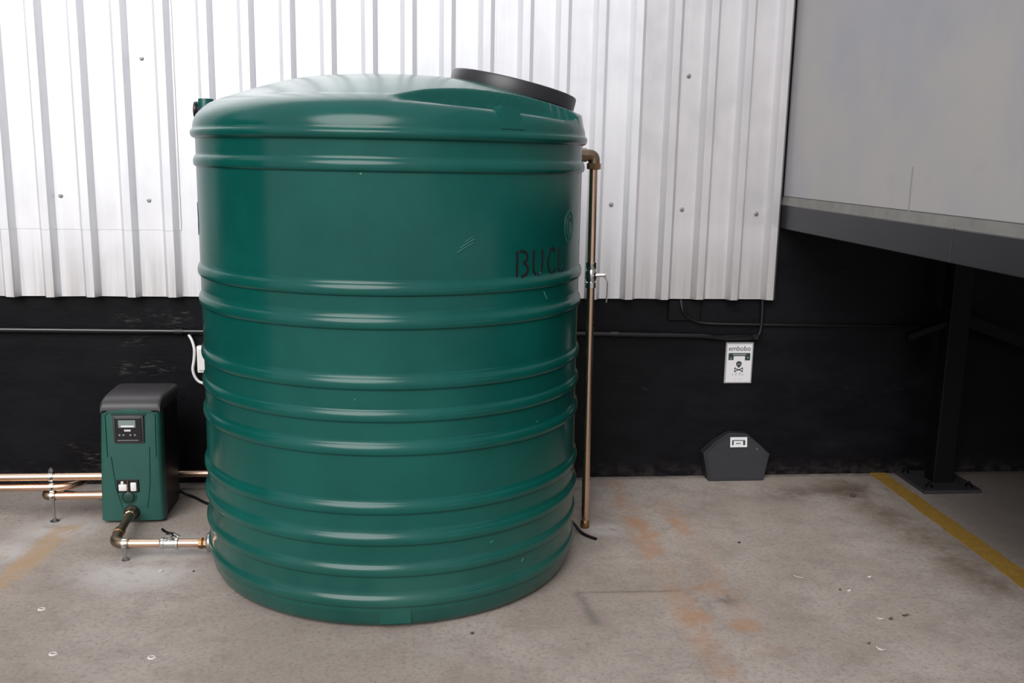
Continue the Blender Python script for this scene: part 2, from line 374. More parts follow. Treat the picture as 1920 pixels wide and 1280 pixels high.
dome_tab = [(.64, 1.7425), (.559, 1.7725), (.462, 1.8034), (.365, 1.8290), (.268, 1.8410), (.15, 1.8495), (0, 1.8520)]
def dome_z(r):
    for (r0, z0), (r1, z1) in zip(dome_tab[:-1], dome_tab[1:]):
        if r1 <= r <= r0:
            t = (r0-r)/(r0-r1); t = t
            return z0+(z1-z0)*t
    return dome_tab[0][1]
def dome_s(r): return sum(dome_z(min(.64, max(0, abs(r+k*.02)))) for k in (-2, -1, 0, 1, 2))/5
prof += shoulder
rr = .62
while rr > .012: prof.append((rr, dome_s(rr))); rr -= .008
LX, LZ, LS = .443, 1.785, -.2188          # lid centre (tank space), height of its seat, slope in x
def sst(a, b, v): t = min(1, max(0, (v-a)/(b-a))); return t*t*(3-2*t)
SEG_RISE = .022
RIDGE = [(-.40, -1.0), (-.08, -.715), (.02, -.615), (.12, -.535), (.25, -.455), (.443, -.345), (.60, -.265), (.80, -.18)]
def ridge_y(x):
    for (x0, y0), (x1, y1) in zip(RIDGE[:-1], RIDGE[1:]):
        if x0 <= x <= x1: return y0 + (y1-y0)*(x-x0)/(x1-x0)
    return -1.2 if x < -.4 else -.18
def dome_mod(x, y, z):
    d = math.hypot(x-LX, y)
    neck = LZ - .004 + LS*(x-LX)
    zz = z + (max(z, neck) - z)*sst(.40, .24, d)
    # lowered flat ledge along the front and right, in front of the manhole neck
    fl = 1.731 - .075*(x-.1)
    m = sst(.0, -SEG_RISE, y-ridge_y(x)) * sst(1.69, 1.705, z)
    return zz + (min(zz, fl) - zz)*m
SEG = 480
bm = B(); rings = []
for r, z in prof:
    if r < 1e-6: rings.append(None); continue
    ring = []
    for k in range(SEG):
        a = 2*PI*k/SEG; x, y = r*math.cos(a), r*math.sin(a)
        ring.append(bm.verts.new((x, y, dome_mod(x, y, z) if z > 1.69 else z)))
    rings.append(ring)
rings = rings[1:]
for a, b in zip(rings[:-1], rings[1:]):
    for i in range(SEG): j = (i+1) % SEG; bm.faces.new((a[i], a[j], b[j], b[i]))
bm.faces.new(rings[0][::-1]); bm.faces.new(rings[-1])
obj('body', bm, M['tank'], tank, True, 60)
# lid
ax = Vector((-LS, 0, 1)).normalized()
bm = B(); lathe(bm, [(0, .232), (.003, .239), (.046, .2395), (.052, .236), (.054, .228), (.0525, .222), (.055, .19), (.058, .10), (.059, .001)], Vector((LX, 0, LZ)), ax, 96)
lid = obj('lid', bm, M['lid'], tank, True, 45); lid['label'] = 'black screw-on manhole lid'
# inlet stub with black cap
bm = B(); lathe(bm, [(0, .030), (.088, .0285), (.092, .0265), (.088, .024), (.07, .024)], (-.682, 0, 1.664), (0, 0, 1), 24)
stub = obj('inlet_stub', bm, M['tank'], tank, True)
bm = B(); lathe(bm, [(0, .024), (.012, .027), (.014, .033), (.022, .033), (.024, .029)], (-.700, 0, 1.713), (-1, 0, 0), 24)
obj('cap', bm, M['black'], stub, True)['label'] = 'black cap on the inlet stub'
# moulded lugs on the dome and the flat plate at the foot
def lug(ang, z0, z1, w0, w1, r0, r1, name='lug', mat='tank'):
    bm = B(); e = Vector((math.cos(ang), math.sin(ang), 0)); t = Vector((-e.y, e.x, 0))
    f = lambda u, z, r: e*r + t*u + Vector((0, 0, z))
    ringloft(bm, [[f(-w0, z0, r0-.05), f(w0, z0, r0-.05), f(w0, z0, r0), f(-w0, z0, r0)], [f(-w1, z1, r1-.05), f(w1, z1, r1-.05), f(w1, z1, r1), f(-w1, z1, r1)]])
    bmesh.ops.bevel(bm, geom=bm.edges[:], offset=.004, segments=2, affect='EDGES')
    return obj(name, bm, M[mat], tank, True)
lug(math.radians(-57.0), 1.652, 1.727, .050, .036, .7215, .704)
lug(math.radians(122), 1.652, 1.727, .050, .036, .7215, .704)
lug(math.radians(-88.6), .020, .092, .054, .054, .7105, .7145, 'foot_plate')
# lettering stencilled round the shell, and the moulded emblems
def ribbon(bm, pts, width, ang0, z0, r=.7118, th=.0008):
    P = [Vector((u, v)) for u, v in pts]
    L, Rr = [], []
    for i, p in enumerate(P):
        d = (P[min(i+1, len(P)-1)] - P[max(i-1, 0)]).normalized(); nrm = Vector((-d.y, d.x))*width/2
        L.append(p+nrm); Rr.append(p-nrm)
    W = lambda q, dr=0: Vector(((r+dr)*math.cos(ang0+q.x/r), (r+dr)*math.sin(ang0+q.x/r), z0+q.y))
    rows = [[bm.verts.new(W(a, -.003)), bm.verts.new(W(a, th)), bm.verts.new(W(b, th)), bm.verts.new(W(b, -.003))] for a, b in zip(L, Rr)]
    for a, b in zip(rows[:-1], rows[1:]):
        for i in range(3): bm.faces.new((a[i], a[i+1], b[i+1], b[i]))
    bm.faces.new(rows[0][::-1]); bm.faces.new(rows[-1])
def arc(cx, cy, rx, ry, a0, a1, n=14): return [(cx+rx*math.cos(math.radians(a0+(a1-a0)*i/n)), cy+ry*math.sin(math.radians(a0+(a1-a0)*i/n))) for i in range(n+1)]
lh, lw = .084, .046
GL = {'B': [[(0, 0), (0, lh)], [(.012, lh)]+arc(.022, lh*.76, lw-.022, lh*.24, 90, -75), arc(.022, lh*.26, lw-.018, lh*.26, 75, -95)],
      'U': [[(0, lh), (0, .03)]+arc(lw/2, .024, lw/2, .024, 180, 250, 8), arc(lw/2, .024, lw/2, .024, 275, 360, 8)+[(lw, lh)]],
      'C': [arc(lw/2+.004, lh/2, lw/2+.004, lh/2, 50, 262, 22), arc(lw/2+.004, lh/2, lw/2+.004, lh/2, 282, 318, 6)]}
bm = B()
for ch, deg in (('B', -54.2), ('U', -48.0), ('C', -41.5), ('U', -36.0)):
    for st in GL[ch]: ribbon(bm, st, .0082, math.radians(deg), 1.180)
obj('stencil_lettering', bm, M['inkb'], tank)['label'] = 'black stencilled letters on the tank shell'
for ang in (-28.8, -168):
    bm = B(); ribbon(bm, arc(0, 0, .040, .055, 0, 360, 40), .008, math.radians(ang), 1.330); em = obj('moulded_emblem', bm, M['emblem'], tank)
    bm = B(); ribbon(bm, arc(0, 0, .022, .034, 30, 330, 24), .007, math.radians(ang), 1.330); obj('emblem_core', bm, M['emblem'], em)
for ang, z, dx, dy, wd in ((-72.5, 1.268, .055, .030, .0025), (-71.6, 1.283, .050, .028, .003), (-70.4, 1.300, .030, .018, .002), (-43.0, 1.118, .02, -.028, .005), (-45.5, 1.180, .010, .008, .005), (-96.9, 1.508, .006, .004, .007), (-99, .795, .004, .006, .004), (-45.0, .66, .008, .006, .003), (-62, .272, .012, .006, .004), (-50.5, .166, .010, .010, .004)):
    bm = B(); ribbon(bm, [(0, 0), (dx*.5, dy*.55), (dx, dy)], wd, math.radians(ang), z, r=.7122 + (.005 if z < .5 else 0)); obj('scuff_mark', bm, M['scuff'], tank)

# ------------------------------------------------------------------ booster pump
PX, PY = -1.207, -.521
pump = thing('booster_pump', 'green and black booster pump unit with a small screen beside the tank', 'pump', (PX, PY, 0))
def rrect(hw, hd, rad, n=5):
    o = []
    for cx, cy, a in ((hw-rad, hd-rad, 0), (-hw+rad, hd-rad, 90), (-hw+rad, -hd+rad, 180), (hw-rad, -hd+rad, 270)):
        o += [(cx+rad*math.cos(math.radians(a+90*i/n)), cy+rad*math.sin(math.radians(a+90*i/n))) for i in range(n+1)]
    return o
bm = B()   # black rear shell
ringloft(bm, [[Vector((x*s+dx, .185+y*sy, z)) for x, y in rrect(.124, .150, .03)] for z, s, sy, dx in ((.008, .97, .97, 0), (.02, 1, 1, 0), (.30, .99, 1, .006), (.46, .965, 1, .012), (.515, .95, .97, .014), (.53, .90, .9, .014))])
obj('rear_shell', bm, M['black'], pump, True)
for sx in (-.09, .09):
    for y in (.07, .29): bm = B(); lathe(bm, [(0, .016), (.010, .014)], (sx, y, 0), (0, 0, 1), 12); obj('rubber_foot', bm, M['black'], pump)
# green front panel: outer bow with raised border
def front(z):   # y of the front face, slight bow
    return .012*((z-.27)/.27)**2 if z > .27 else .006*((.27-z)/.27)**2
def halfw(z): return .1315 - .010*(z/.5)
def midx(z): return -.001 + .013*(z/.5)
bm = B(); rings = []
zz = [.014 + .490*i/24 for i in range(25)]
for z in zz:
    hw, mx, fy = halfw(z), midx(z), front(z)
    rings.append([Vector((mx+x, y, z)) for x, y in [(-hw, .06), (-hw, fy+.020), (-hw+.006, fy+.007), (-hw+.018, fy+.001), (-hw*.5, fy), (0, fy-.001), (hw*.5, fy), (hw-.018, fy+.001), (hw-.006, fy+.007), (hw, fy+.020), (hw, .06)]])
ringloft(bm, rings)
fp = obj('front_panel', bm, M['pump'], pump, True, 50)
# raised border frame round the screen and two flaring ridges
def bar(bm, pts, w, h):
    for (x0, z0), (x1, z1) in zip(pts[:-1], pts[1:]):
        n = 6; rows = []
        d = Vector((x1-x0, z1-z0)).normalized(); nn = Vector((-d.y, d.x))*w/2
        for i in range(n+1):
            t = i/n; x, z = x0+(x1-x0)*t, z0+(z1-z0)*t; f = front(z)
            rows.append([Vector((x+nn.x, f+.004, z+nn.y)), Vector((x+nn.x*.4, f-h, z+nn.y*.4)), Vector((x-nn.x*.4, f-h, z-nn.y*.4)), Vector((x-nn.x, f+.004, z-nn.y))])
        ringloft(bm, rows)
bm = B(); bar(bm, [(-.090, .30), (-.092, .480), (-.078, .492), (.098, .492), (.110, .480), (.108, .30)], .014, .004)
obj('panel_ridge', bm, M['pump'], fp)
bm = B(); bar(bm, [(-.074, .30), (-.062, .16), (-.040, .07)], .010, .004); obj('panel_ridge', bm, M['pump'], fp)
bm = B(); bar(bm, [(.084, .34), (.078, .18), (.062, .07)], .010, .004)
obj('panel_ridge', bm, M['pump'], fp)
bm = B(); box(bm, -.064, .078, front(.482)-.002, .02, .474, .486, .002, 1); obj('shade_slot', bm, M['pump_d'], fp)
# display
bm = B(); box(bm, -.057, .069, .000, .02, .358, .480, .006, 2); dis = obj('control_panel', bm, M['hood'], pump, True); dis.location.y = -.006
bm = B(); box(bm, -.049, .061, -.002, .004, .366, .472, .004, 2); obj('bezel', bm, M['black'], dis)
bm = B(); box(bm, -.033, .037, -.0045, .0, .428, .460, .001, 1); obj('screen', bm, M['screen'], dis)
bm = B(); box(bm, -.022, .030, -.0052, -.004, .431, .438); obj('screen_text', bm, M['white'], dis)
bm = B(); box(bm, -.010, .016, -.0035, -.001, .412, .420); obj('panel_print', bm, M['lgrey'], dis)
bm = B()
for x in (-.030, -.014, .014, .032): lathe(bm, [(0, .0045), (.0015, .004)], (x, -.002, .396), (0, -1, 0), 10)
obj('button', bm, M['grey'], dis)
bm = B(); box(bm, -.040, .046, -.0028, -.001, .3715, .3745); obj('panel_print', bm, M['grey'], dis)
# hood: arched charcoal top
bm = B(); sec = []
side = [(.008, .497), (.009, .508), (.014, .522), (.028, .535), (.050, .543), (.085, .549), (.16, .552), (.25, .552), (.300, .545), (.318, .53), (.320, .495)]
def hoodpt(u, y, z):      # u in -1..1 across
    hw = .1215; e = abs(u); drop = .008*max(0, (e-.9)/.1)**2
    return Vector((.013+u*hw, y, z-drop))
us = [-1, -.985, -.95, -.9, -.5, 0, .5, .9, .95, .985, 1]
G = [[bm.verts.new(hoodpt(u, y, z)) for u in us] for y, z in side]
for a, b in zip(G[:-1], G[1:]):
    for i in range(len(us)-1): bm.faces.new((a[i], a[i+1], b[i+1], b[i]))
bm.faces.new([r[0] for r in G]); bm.faces.new([r[-1] for r in G][::-1]); bm.faces.new([G[0][i] for i in range(len(us))][::-1] + [G[-1][i] for i in range(len(us))])
obj('hood', bm, M['hood'], pump, True, 45)
# connector window, valve cap, screw plug
bm = B(); box(bm, -.056, .036, -.004, .02, .142, .200, .003, 1); win = obj('connector_recess', bm, M['black'], pump)
bm = B(); box(bm, -.048, -.013, -.010, .0, .150, .180, .005, 2); box(bm, -.038, -.026, -.009, .0, .178, .193, .003, 1); obj('white_connector', bm, M['white'], win, True)
bm = B(); box(bm, .001, .026, -.010, .0, .149, .187, .004, 2); obj('white_connector', bm, M['white'], win, True)
bm = B(); box(bm, -.0115, -.0075, -.009, .0, .144, .196, .001, 1); obj('divider', bm, M['brass'], win)
bm = B(); lathe(bm, [(0, .034), (.005, .033), (.006, .026), (.003, .024), (.009, .022), (.011, .018), (.0115, .001)], (-.010, .004, .122), (0, -1, 0), 28); obj('valve_cap', bm, M['pump_d'], pump, True)
bm = B(); lathe(bm, [(0, .034), (.006, .033), (.007, .028)], (-.002, .004, .052), (0, -1, 0), 28); obj('port_collar', bm, M['black'], pump, True)

# ------------------------------------------------------------------ suction line from pump to tank
PR = .0165
suc = thing('suction_pipe', 'copper pipe with elbow and lever valve joining pump to tank near the floor', 'pipe', (-1.175, -.90, 0))
def local(p, o): return Vector(p) - Vector(o.location)
S = lambda x, y, z: local((x, y, z), suc)
bm = B(); lathe(bm, [(0, .026), (.02, .027), (.024, .024), (.06, .023), (.062, .019)], S(-1.209, -.512, .054), S(-1.190, -.70, .062)-S(-1.209, -.512, .054), 8); obj('hexagonal_union', bm, M['bronze'], suc)
bm = B(); tube(bm, [S(-1.204, -.56, .057), S(-1.183, -.80, .066)], PR); obj('pipe_section', bm, M['bronze'], suc, True)
bm = B(); lathe(bm, [(0, .0215), (.04, .0215), (.043, .018)], S(-1.187, -.755, .065), S(-1.181, -.83, .068)-S(-1.187, -.755, .065), 20); obj('socket_joint', bm, M['brass'], suc, True)
bm = B(); tube(bm, [S(-1.180, -.815, .067)] + bend(S(-1.179, -.82, .068), S(-1.172, -.90, .069), S(-1.08, -.90, .069), .055) + [S(-1.112, -.90, .069)], .0205); obj('elbow', bm, M['bronze'], suc, True)
bm = B(); tube(bm, [S(-1.12, -.90, .069), S(-.985, -.90, .067)], PR); obj('pipe_section', bm, M['copper'], suc, True)
bm = B(); tube(bm, [S(-.925, -.90, .066), S(-.815, -.90, .064)], PR); obj('pipe_section', bm, M['copper'], suc, True)
bm = B(); lathe(bm, [(0, .019), (.004, .022), (.014, .022), (.016, .019), (.055, .020), (.057, .023), (.068, .023), (.070, .018)], S(-.995, -.90, .067), (1, 0, -.02), 12)
val = obj('ball_valve', bm, M['chrome'], suc, True)
bm = B(); tube(bm, [S(-.957, -.90, .082), S(-.957, -.90, .103)], .010, 10); lathe(bm, [(0, .014), (.010, .014)], S(-.957, -.90, .096), (0, 0, 1), 8); obj('valve_stem', bm, M['chrome'], val)
bm = B(); ringloft(bm, [[p+Vector((0, s, q)) for s, q in ((-.008, 0), (.008, 0), (.008, .004), (-.008, .004))] for p in (S(-.944, -.90, .104), S(-.962, -.90, .107), S(-.974, -.90, .113), S(-.986, -.90, .124))]); obj('valve_lever', bm, M['black'], val)
bm = B(); tube(bm, [S(-.948, -.885, .10), S(-.925, -.882, .083)], .007, 8); obj('valve_strut', bm, M['chrome'], val)
bm = B(); lathe(bm, [(0, .021), (.012, .024), (.020, .021), (.034, .024), (.045, .024)], S(-.848, -.90, .065), (1, 0, -.02), 8); obj('hexagonal_union', bm, M['brass'], suc)
bm = B(); lathe(bm, [(0, .033), (.006, .038), (.014, .038), (.030, .036)], S(-.815, -.90, .066), (1, 0, .08), 24); obj('tank_flange', bm, M['zinc'], suc, True)
def clip(bm, c, axis, r, th=.004, w=.018):
    lathe(bm, [(-w/2, r+th), (w/2, r+th)], c, axis, 20)
    a = Vector(axis).normalized(); s = a.cross(Vector((0, 0, 1)))
    for sg in (-1, 1):
        q = Vector(c) + s*sg*(r+th+.004); tube(bm, [q-Vector((0, 0, .006)), q+Vector((0, 0, .006))], .007, 8)
st = thing('pipe_support', 'short zinc floor stud and clip holding the suction pipe', 'pipe clamp', (-1.128, -.90, 0))
bm = B(); tube(bm, [(0, 0, 0), (0, 0, .05)], .005, 10); obj('stud', bm, M['zinc'], st)
bm = B(); lathe(bm, [(0, .016), (.003, .016), (.004, .010), (.011, .010)], (0, 0, 0), (0, 0, 1), 6); obj('nut', bm, M['zinc'], st)
bm = B(); clip(bm, (0, 0, .069), (1, 0, 0), PR); obj('clip', bm, M['chrome'], st, True)

# ------------------------------------------------------------------ pipes left of the pump
RY = -.474
def pipe_thing(label, o): return thing('copper_pipe', label, 'pipe', o)
p1 = pipe_thing('topmost of the three copper pipes entering the left side of the pump', (-1.9, RY, .200))
bm = B(); tube(bm, [(-1.2, 0, .004), (.576, 0, -.001)], PR); obj('pipe_section', bm, M['copper'], p1, True)
p2 = pipe_thing('middle copper pipe left of the pump, bending back to a black hose', (-1.9, RY, .154))
bm = B(); tube(bm, [(-1.2, 0, .002), (.36, 0, 0)] + smooth_path([(.38, 0, .0), (.42, .012, .001), (.45, .045, .001), (.46, .08, .0)], 6), PR); obj('pipe_section', bm, M['copper'], p2, True)
bm = B(); tube(bm, smooth_path([(.459, .075, 0), (.475, .15, -.01), (.53, .21, -.03), (.60, .23, -.05)]), .012, 10); obj('hose', bm, M['black'], p2, True)
p3 = pipe_thing('lowest and shortest copper pipe joining the pump side above the floor', (-1.575, RY, .115))
bm = B(); tube(bm, [(.03, 0, 0), (.251, 0, 0)], PR); obj('pipe_section', bm, M['copper'], p3, True)
bm = B(); tube(bm, [(.045, 0, 0)] + bend((.03, 0, 0), (0, 0, 0), (0, .08, 0), .03) + [(0, .075, 0)], .0195); obj('elbow', bm, M['bronze'], p3, True)
p4 = thing('copper_pipe', 'copper pipe along the foot of the black wall between pump and tank', 'pipe', (-1.26, -.095, .078))
bm = B(); tube(bm, [(0, -.10, 0)] + bend((0, -.09, 0), (0, 0, 0), (.1, 0, 0), .05) + [(.62, 0, 0)], PR); obj('pipe_section', bm, M['copper'], p4, True)
st = thing('pipe_support', 'tall zinc floor stud clamping the three pipes left of the pump', 'pipe clamp', (-1.543, RY, 0))
bm = B(); tube(bm, [(0, .0, 0), (0, .0, .24)], .005, 10); obj('stud', bm, M['zinc'], st)
bm = B(); lathe(bm, [(0, .020), (.003, .020), (.004, .010), (.011, .010)], (0, 0, 0), (0, 0, 1), 6); obj('nut', bm, M['zinc'], st)
bm = B(); lathe(bm, [(0, .011), (.012, .011)], (0, 0, .222), (0, 0, 1), 6); obj('nut', bm, M['zinc'], st)
for z in (.200, .154, .115):
    bm = B(); clip(bm, (0, 0, z), (1, 0, 0), PR); obj('clip', bm, M['chrome'], st, True)
cb = B(); tube(cb, smooth_path([(-1.34, -.30, .10), (-1.38, -.24, .03), (-1.46, -.20, .010), (-1.54, -.16, .010), (-1.62, -.13, .010)]), .008, 8)
tag(obj('cable', cb, M['black'], None, True), 'black cable on the floor behind the three copper pipes', 'cable')
cb = B(); tube(cb, smooth_path([(-1.11, -.24, .07), (-1.07, -.20, .02), (-1.02, -.22, .008), (-.95, -.30, .008), (-.87, -.36, .008), (-.80, -.38, .02)]), .006, 8)
tag(obj('cable', cb, M['black'], None, True), 'thin black cable on the floor between pump and tank', 'cable')

# ------------------------------------------------------------------ vertical pipe right of the tank
VX, VY = .712, -.653
vp = thing('level_pipe', 'tall vertical copper pipe with a valve on the right side of the tank', 'pipe', (VX, VY, 0))
e = Vector((TX-VX, TY-VY, 0)).normalized()
bm = B(); lathe(bm, [(0, .028), (.018, .028), (.020, .022), (.050, .022), (.054, .027), (.080, .027)], e*.118 + Vector((0, 0, 1.580)), -e, 8); obj('hexagonal_union', bm, M['bronze'], vp)
bm = B(); tube(bm, [e*.060+Vector((0, 0, 1.580))] + bend(e*.04+Vector((0, 0, 1.58)), (-.004, 0, 1.580), (-.004, 0, 1.5), .022) + [(-.004, 0, 1.53)], .0235); obj('elbow', bm, M['bronze'], vp, True)
bm = B(); lathe(bm, [(0, .029), (.022, .029), (.025, .020)], (-.004, 0, 1.548), (0, 0, -1), 8); obj('union_nut', bm, M['brass'], vp)
bm = B(); tube(bm, [(.010, 0, .03), (-.005, 0, 1.55)], PR, 20); obj('pipe_section', bm, M['copper'], vp, True)
bm = B(); lathe(bm, [(0, .019), (.006, .021), (.03, .018), (.034, .0165)], (.010, 0, 0), (0, 0, 1), 16); obj('foot_fitting', bm, M['brass'], vp, True)
bm = B(); lathe(bm, [(0, .022), (.022, .022), (.025, .018), (.040, .024), (.060, .024), (.075, .018), (.080, .022), (.105, .022)], (0, 0, 1.045), (-.01, 0, 1), 10)
val = obj('ball_valve', bm, M['chrome'], vp, True)
bm = B(); tube(bm, [(.015, -.008, 1.097), (.058, -.012, 1.099)], .008, 10); lathe(bm, [(0, .012), (.006, .012)], (.052, -.012, 1.099), (1, 0, 0), 6); obj('valve_stem', bm, M['chrome'], val)
bm = B(); ringloft(bm, [[Vector((x+q, -.012+s, z)) for s, q in ((-.007, 0), (.007, 0), (.007, .003), (-.007, .003))] for x, z in ((.054, 1.104), (.057, 1.085), (.066, 1.068), (.066, 1.02), (.063, .985))]); obj('valve_lever', bm, M['zinc'], val)
cb = B(); tube(cb, smooth_path([(.60, -.66, .06), (.655, -.70, .045), (.69, -.73, .012), (.715, -.765, .006), (.745, -.80, .006)]), .007, 8)
tag(obj('cable', cb, M['black'], None, True), 'short black cable end at the foot of the vertical pipe', 'cable')

# ------------------------------------------------------------------ conduit, cables and socket on the black wall
cd = thing('conduit', 'black conduit tube running level along the wall behind the tank', 'conduit', (0, -.021, .74))
bm = B(); tube(bm, [(-4.5, 0, .035), (-1.0, 0, .002), (.79, 0, -.005), (1.30, 0, -.014), (1.36, 0, -.016)] + smooth_path([(1.38, 0, -.016), (1.43, 0, -.020), (1.47, 0, -.024), (1.52, 0, -.024)], 4) + [(1.655, 0, -.020)], .0135, 14); obj('tube', bm, M['conduit'], cd, True)
for x, dz in ((-1.10, .003), (.95, -.007), (-2.2, .013)):
    bm = B(); lathe(bm, [(-.02, .0165), (.02, .0165)], (x, 0, dz), (1, 0, 0), 14); obj('coupling', bm, M['black'], cd, True)
bm = B(); box(bm, 1.640, 1.672, -.020, .020, -.034, -.006, .004, 1); obj('end_box', bm, M['black'], cd)
vc = B(); tube(vc, smooth_path([(1.676, -.016, .725), (1.684, -.016, .76), (1.686, -.016, .82), (1.682, -.016, .93)]), .010, 10)
tag(obj('conduit', vc, M['black'], None, True), 'short upright black conduit rising under the cladding corner', 'conduit')
cb = B(); tube(cb, smooth_path([(1.275, -.012, .90), (1.285, -.022, .85), (1.305, -.018, .825), (1.345, -.013, .800), (1.42, -.011, .784), (1.72, -.011, .778), (2.2, -.011, .773), (2.58, -.011, .769)]), .008, 8)
tag(obj('cable', cb, M['black'], None, True), 'black cable curving from the recess box along the wall to the right', 'cable')
jb = B(); box(jb, 1.215, 1.378, -.014, .0, .796, .90, .004, 1)
tag(obj('junction_box', jb, M['steel']), 'flat black box on the wall just under the white cladding', 'junction box')
sk = thing('wall_socket', 'small white socket box on the wall at the left edge of the tank', 'socket', (-1.0, 0, .61))
bm = B(); box(bm, -.022, .080, -.034, 0, -.062, .066, .006, 2); obj('box', bm, M['white'], sk, True)
bm = B(); box(bm, -.014, .066, -.040, -.030, -.050, .054, .003, 1); obj('cover', bm, M['white'], sk)
bm = B(); tube(bm, smooth_path([(-1.056, -.020, .728), (-1.040, -.028, .700), (-1.030, -.036, .660), (-1.034, -.036, .610), (-1.041, -.036, .565), (-1.030, -.034, .525), (-1.005, -.034, .502), (-.96, -.034, .50), (-.94, -.03, .53), (-.94, -.02, .555)]), .0068, 10)
tag(obj('cable', bm, M['white'], None, True), 'white cable looping from the conduit past the socket box', 'cable')

# ------------------------------------------------------------------ warning sign
sg = thing('warning_sign', 'white warning sign with a skull and crossbones on the black wall', 'sign', (1.5875, -.004, .585))
bm = B(); box(bm, -.0700, .0700, -.003, .004, -.1035, .1035, .001, 1); obj('card_edge', bm, M['rim'], sg)
bm = B(); box(bm, -.0630, .0630, -.004, -.002, -.097, .095); obj('card_face', bm, M['paper'], sg)
flat = lambda x, z, y=-.0044: Matrix.Translation((x, y, z)) @ Matrix.Rotation(PI/2, 4, 'X')
text_mesh('sign_lettering', 'embobo', .034, M['ink'], sg, flat(0, .072))
bm = B(); box(bm, -.055, .055, -.0052, -.004, .035, .050); box(bm, -.055, -.029, -.0052, -.004, .015, .037); box(bm, .029, .055, -.0052, -.004, .013, .037); obj('dark_band', bm, M['ink'], sg)
bm = B()
for k in range(9): box(bm, -.030+k*.0075-.0024, -.030+k*.0075+.0024, -.0057, -.005, .039, .046)
box(bm, -.046, -.040, -.0057, -.005, .019, .026); box(bm, .040, .046, -.0057, -.005, .024, .030); obj('band_print', bm, M['rim'], sg)
bm = B(); prism(bm, arc(0, -.004, .0145, .013, 0, 180, 12) + [(-.012, -.013), (-.007, -.017), (-.005, -.023), (.005, -.023), (.007, -.017), (.012, -.013)], lambda x, z: (x, -.0052, z), lambda x, z: (x, -.004, z)); skull = obj('skull_print', bm, M['ink'], sg)
bm = B()
for x in (-.0055, .0055): lathe(bm, [(0, .0032), (.0006, .0032)], (x, -.0051, -.006), (0, -1, 0), 10)
obj('eye_print', bm, M['rim'], skull)
bm = B()
for s in (-1, 1):
    a = Vector((-.019*s, -.0048, -.0275)); b = Vector((.019*s, -.0048, -.0415)); d = (b-a).normalized(); n_ = Vector((-d.z, 0, d.x))*.0022
    ringloft(bm, [[a+n_, a-n_, b-n_, b+n_], [q+Vector((0, .0008, 0)) for q in (a+n_, a-n_, b-n_, b+n_)]])
    for q in (a, b):
        for o in (n_*1.2, -n_*1.2): lathe(bm, [(0, .003), (.0006, .003)], q+o, (0, -1, 0), 8)
obj('crossbones_print', bm, M['ink'], sg)
bm = B()
for x in (-.031, -.015, .004, .020): box(bm, x, x+.003, -.0046, -.004, -.062, -.050); box(bm, x, x+.009, -.0046, -.004, -.062, -.0595)
for x in (-.015, .004): box(bm, x+.007, x+.010, -.0046, -.004, -.060, -.050); box(bm, x, x+.009, -.0046, -.004, -.053, -.050)
obj('faint_print', bm, M['lgrey'], sg)
bm = B(); box(bm, -.026, -.010, -.0046, -.004, -.086, -.083); box(bm, .002, .020, -.0046, -.004, -.086, -.083); obj('faint_print', bm, M['lgrey'], sg)

# ------------------------------------------------------------------ bait box
bx = thing('bait_box', 'dark grey six-sided bait box on the floor under the warning sign', 'bait box', (1.585, -.094, 0))
ol = [(-.143, 0), (.140, 0), (.172, .132), (.118, .180), (.062, .226), (.045, .234), (-.030, .238), (-.050, .232), (-.115, .192), (-.172, .138)]
bm = B(); prism(bm, ol, lambda x, z: (x*.985, .035*z/.24, z), lambda x, z: (x, .088, z))
bmesh.ops.bevel(bm, geom=[e_ for e_ in bm.edges if abs(e_.verts[0].co.y-e_.verts[1].co.y) < .05], offset=.008, segments=2, affect='EDGES')
obj('body', bm, M['bait'], bx, True, 35)
bm = B(); prism(bm, [(x*.88, .018+z*.88) for x, z in ol], lambda x, z: (x, .035*z/.24-.002, z), lambda x, z: (x, .035*z/.24+.01, z)); obj('lid', bm, M['bait'], bx)
sl = math.atan2(.035, .24)
bm = B(); box(bm, -.043, .043, -.0015, .0015, -.025, .025); lb = obj('label_sticker', bm, M['paper'], bx); lb.location = (.004, .0195, .197); lb.rotation_euler = (-sl, 0, 0)
bm = B(); box(bm, -.034, -.026, -.0025, -.001, -.014, .010); box(bm, .022, .033, -.0025, -.001, -.014, .010); box(bm, -.026, .022, -.0025, -.001, .007, .011); box(bm, -.014, .010, -.0025, -.001, -.008, -.004); obj('sticker_print', bm, M['ink'], lb)
bm = B(); lathe(bm, [(0, .006), (.004, .005)], (.100, .022, .160), (0, -1, 0), 10); obj('lock_pin', bm, M['zinc'], bx)

# ------------------------------------------------------------------ steel column under the deck
co = thing('steel_column', 'black steel column on a bolted base plate in the dark bay', 'column', (2.60, -.165, 0))
bm = B(); box(bm, -.052, .052, -.045, .045, .016, 1.30, .004, 1); obj('post', bm, M['steel'], co)
bm = B(); prism(bm, [(-.155, -.155), (.135, -.155), (.14, .145), (-.15, .15)], lambda x, y: (x, y, 0), lambda x, y: (x, y, .018)); obj('base_plate', bm, M['plate'], co)
for x, y in ((-.11, -.11), (.095, -.11), (-.115, .11), (.095, .105)):
    bm = B(); lathe(bm, [(0, .017), (.012, .017)], (x, y, .018), (0, 0, 1), 6); tube(bm, [(x, y, .02), (x, y, .045)], .008, 8); obj('bolt', bm, M['steel'], co)
bm = B(); prism(bm, [(.05, .80), (.05, .86), (.9, .56), (.9, .50)], lambda x, z: (x, -.02, z), lambda x, z: (x, .02, z)); obj('brace', bm, M['steel'], co)
bm = B(); prism(bm, [(-.05, .80), (-.05, .83), (-.24, .76), (-.24, .73)], lambda x, z: (x, -.02, z), lambda x, z: (x, .02, z)); obj('brace', bm, M['steel'], co)

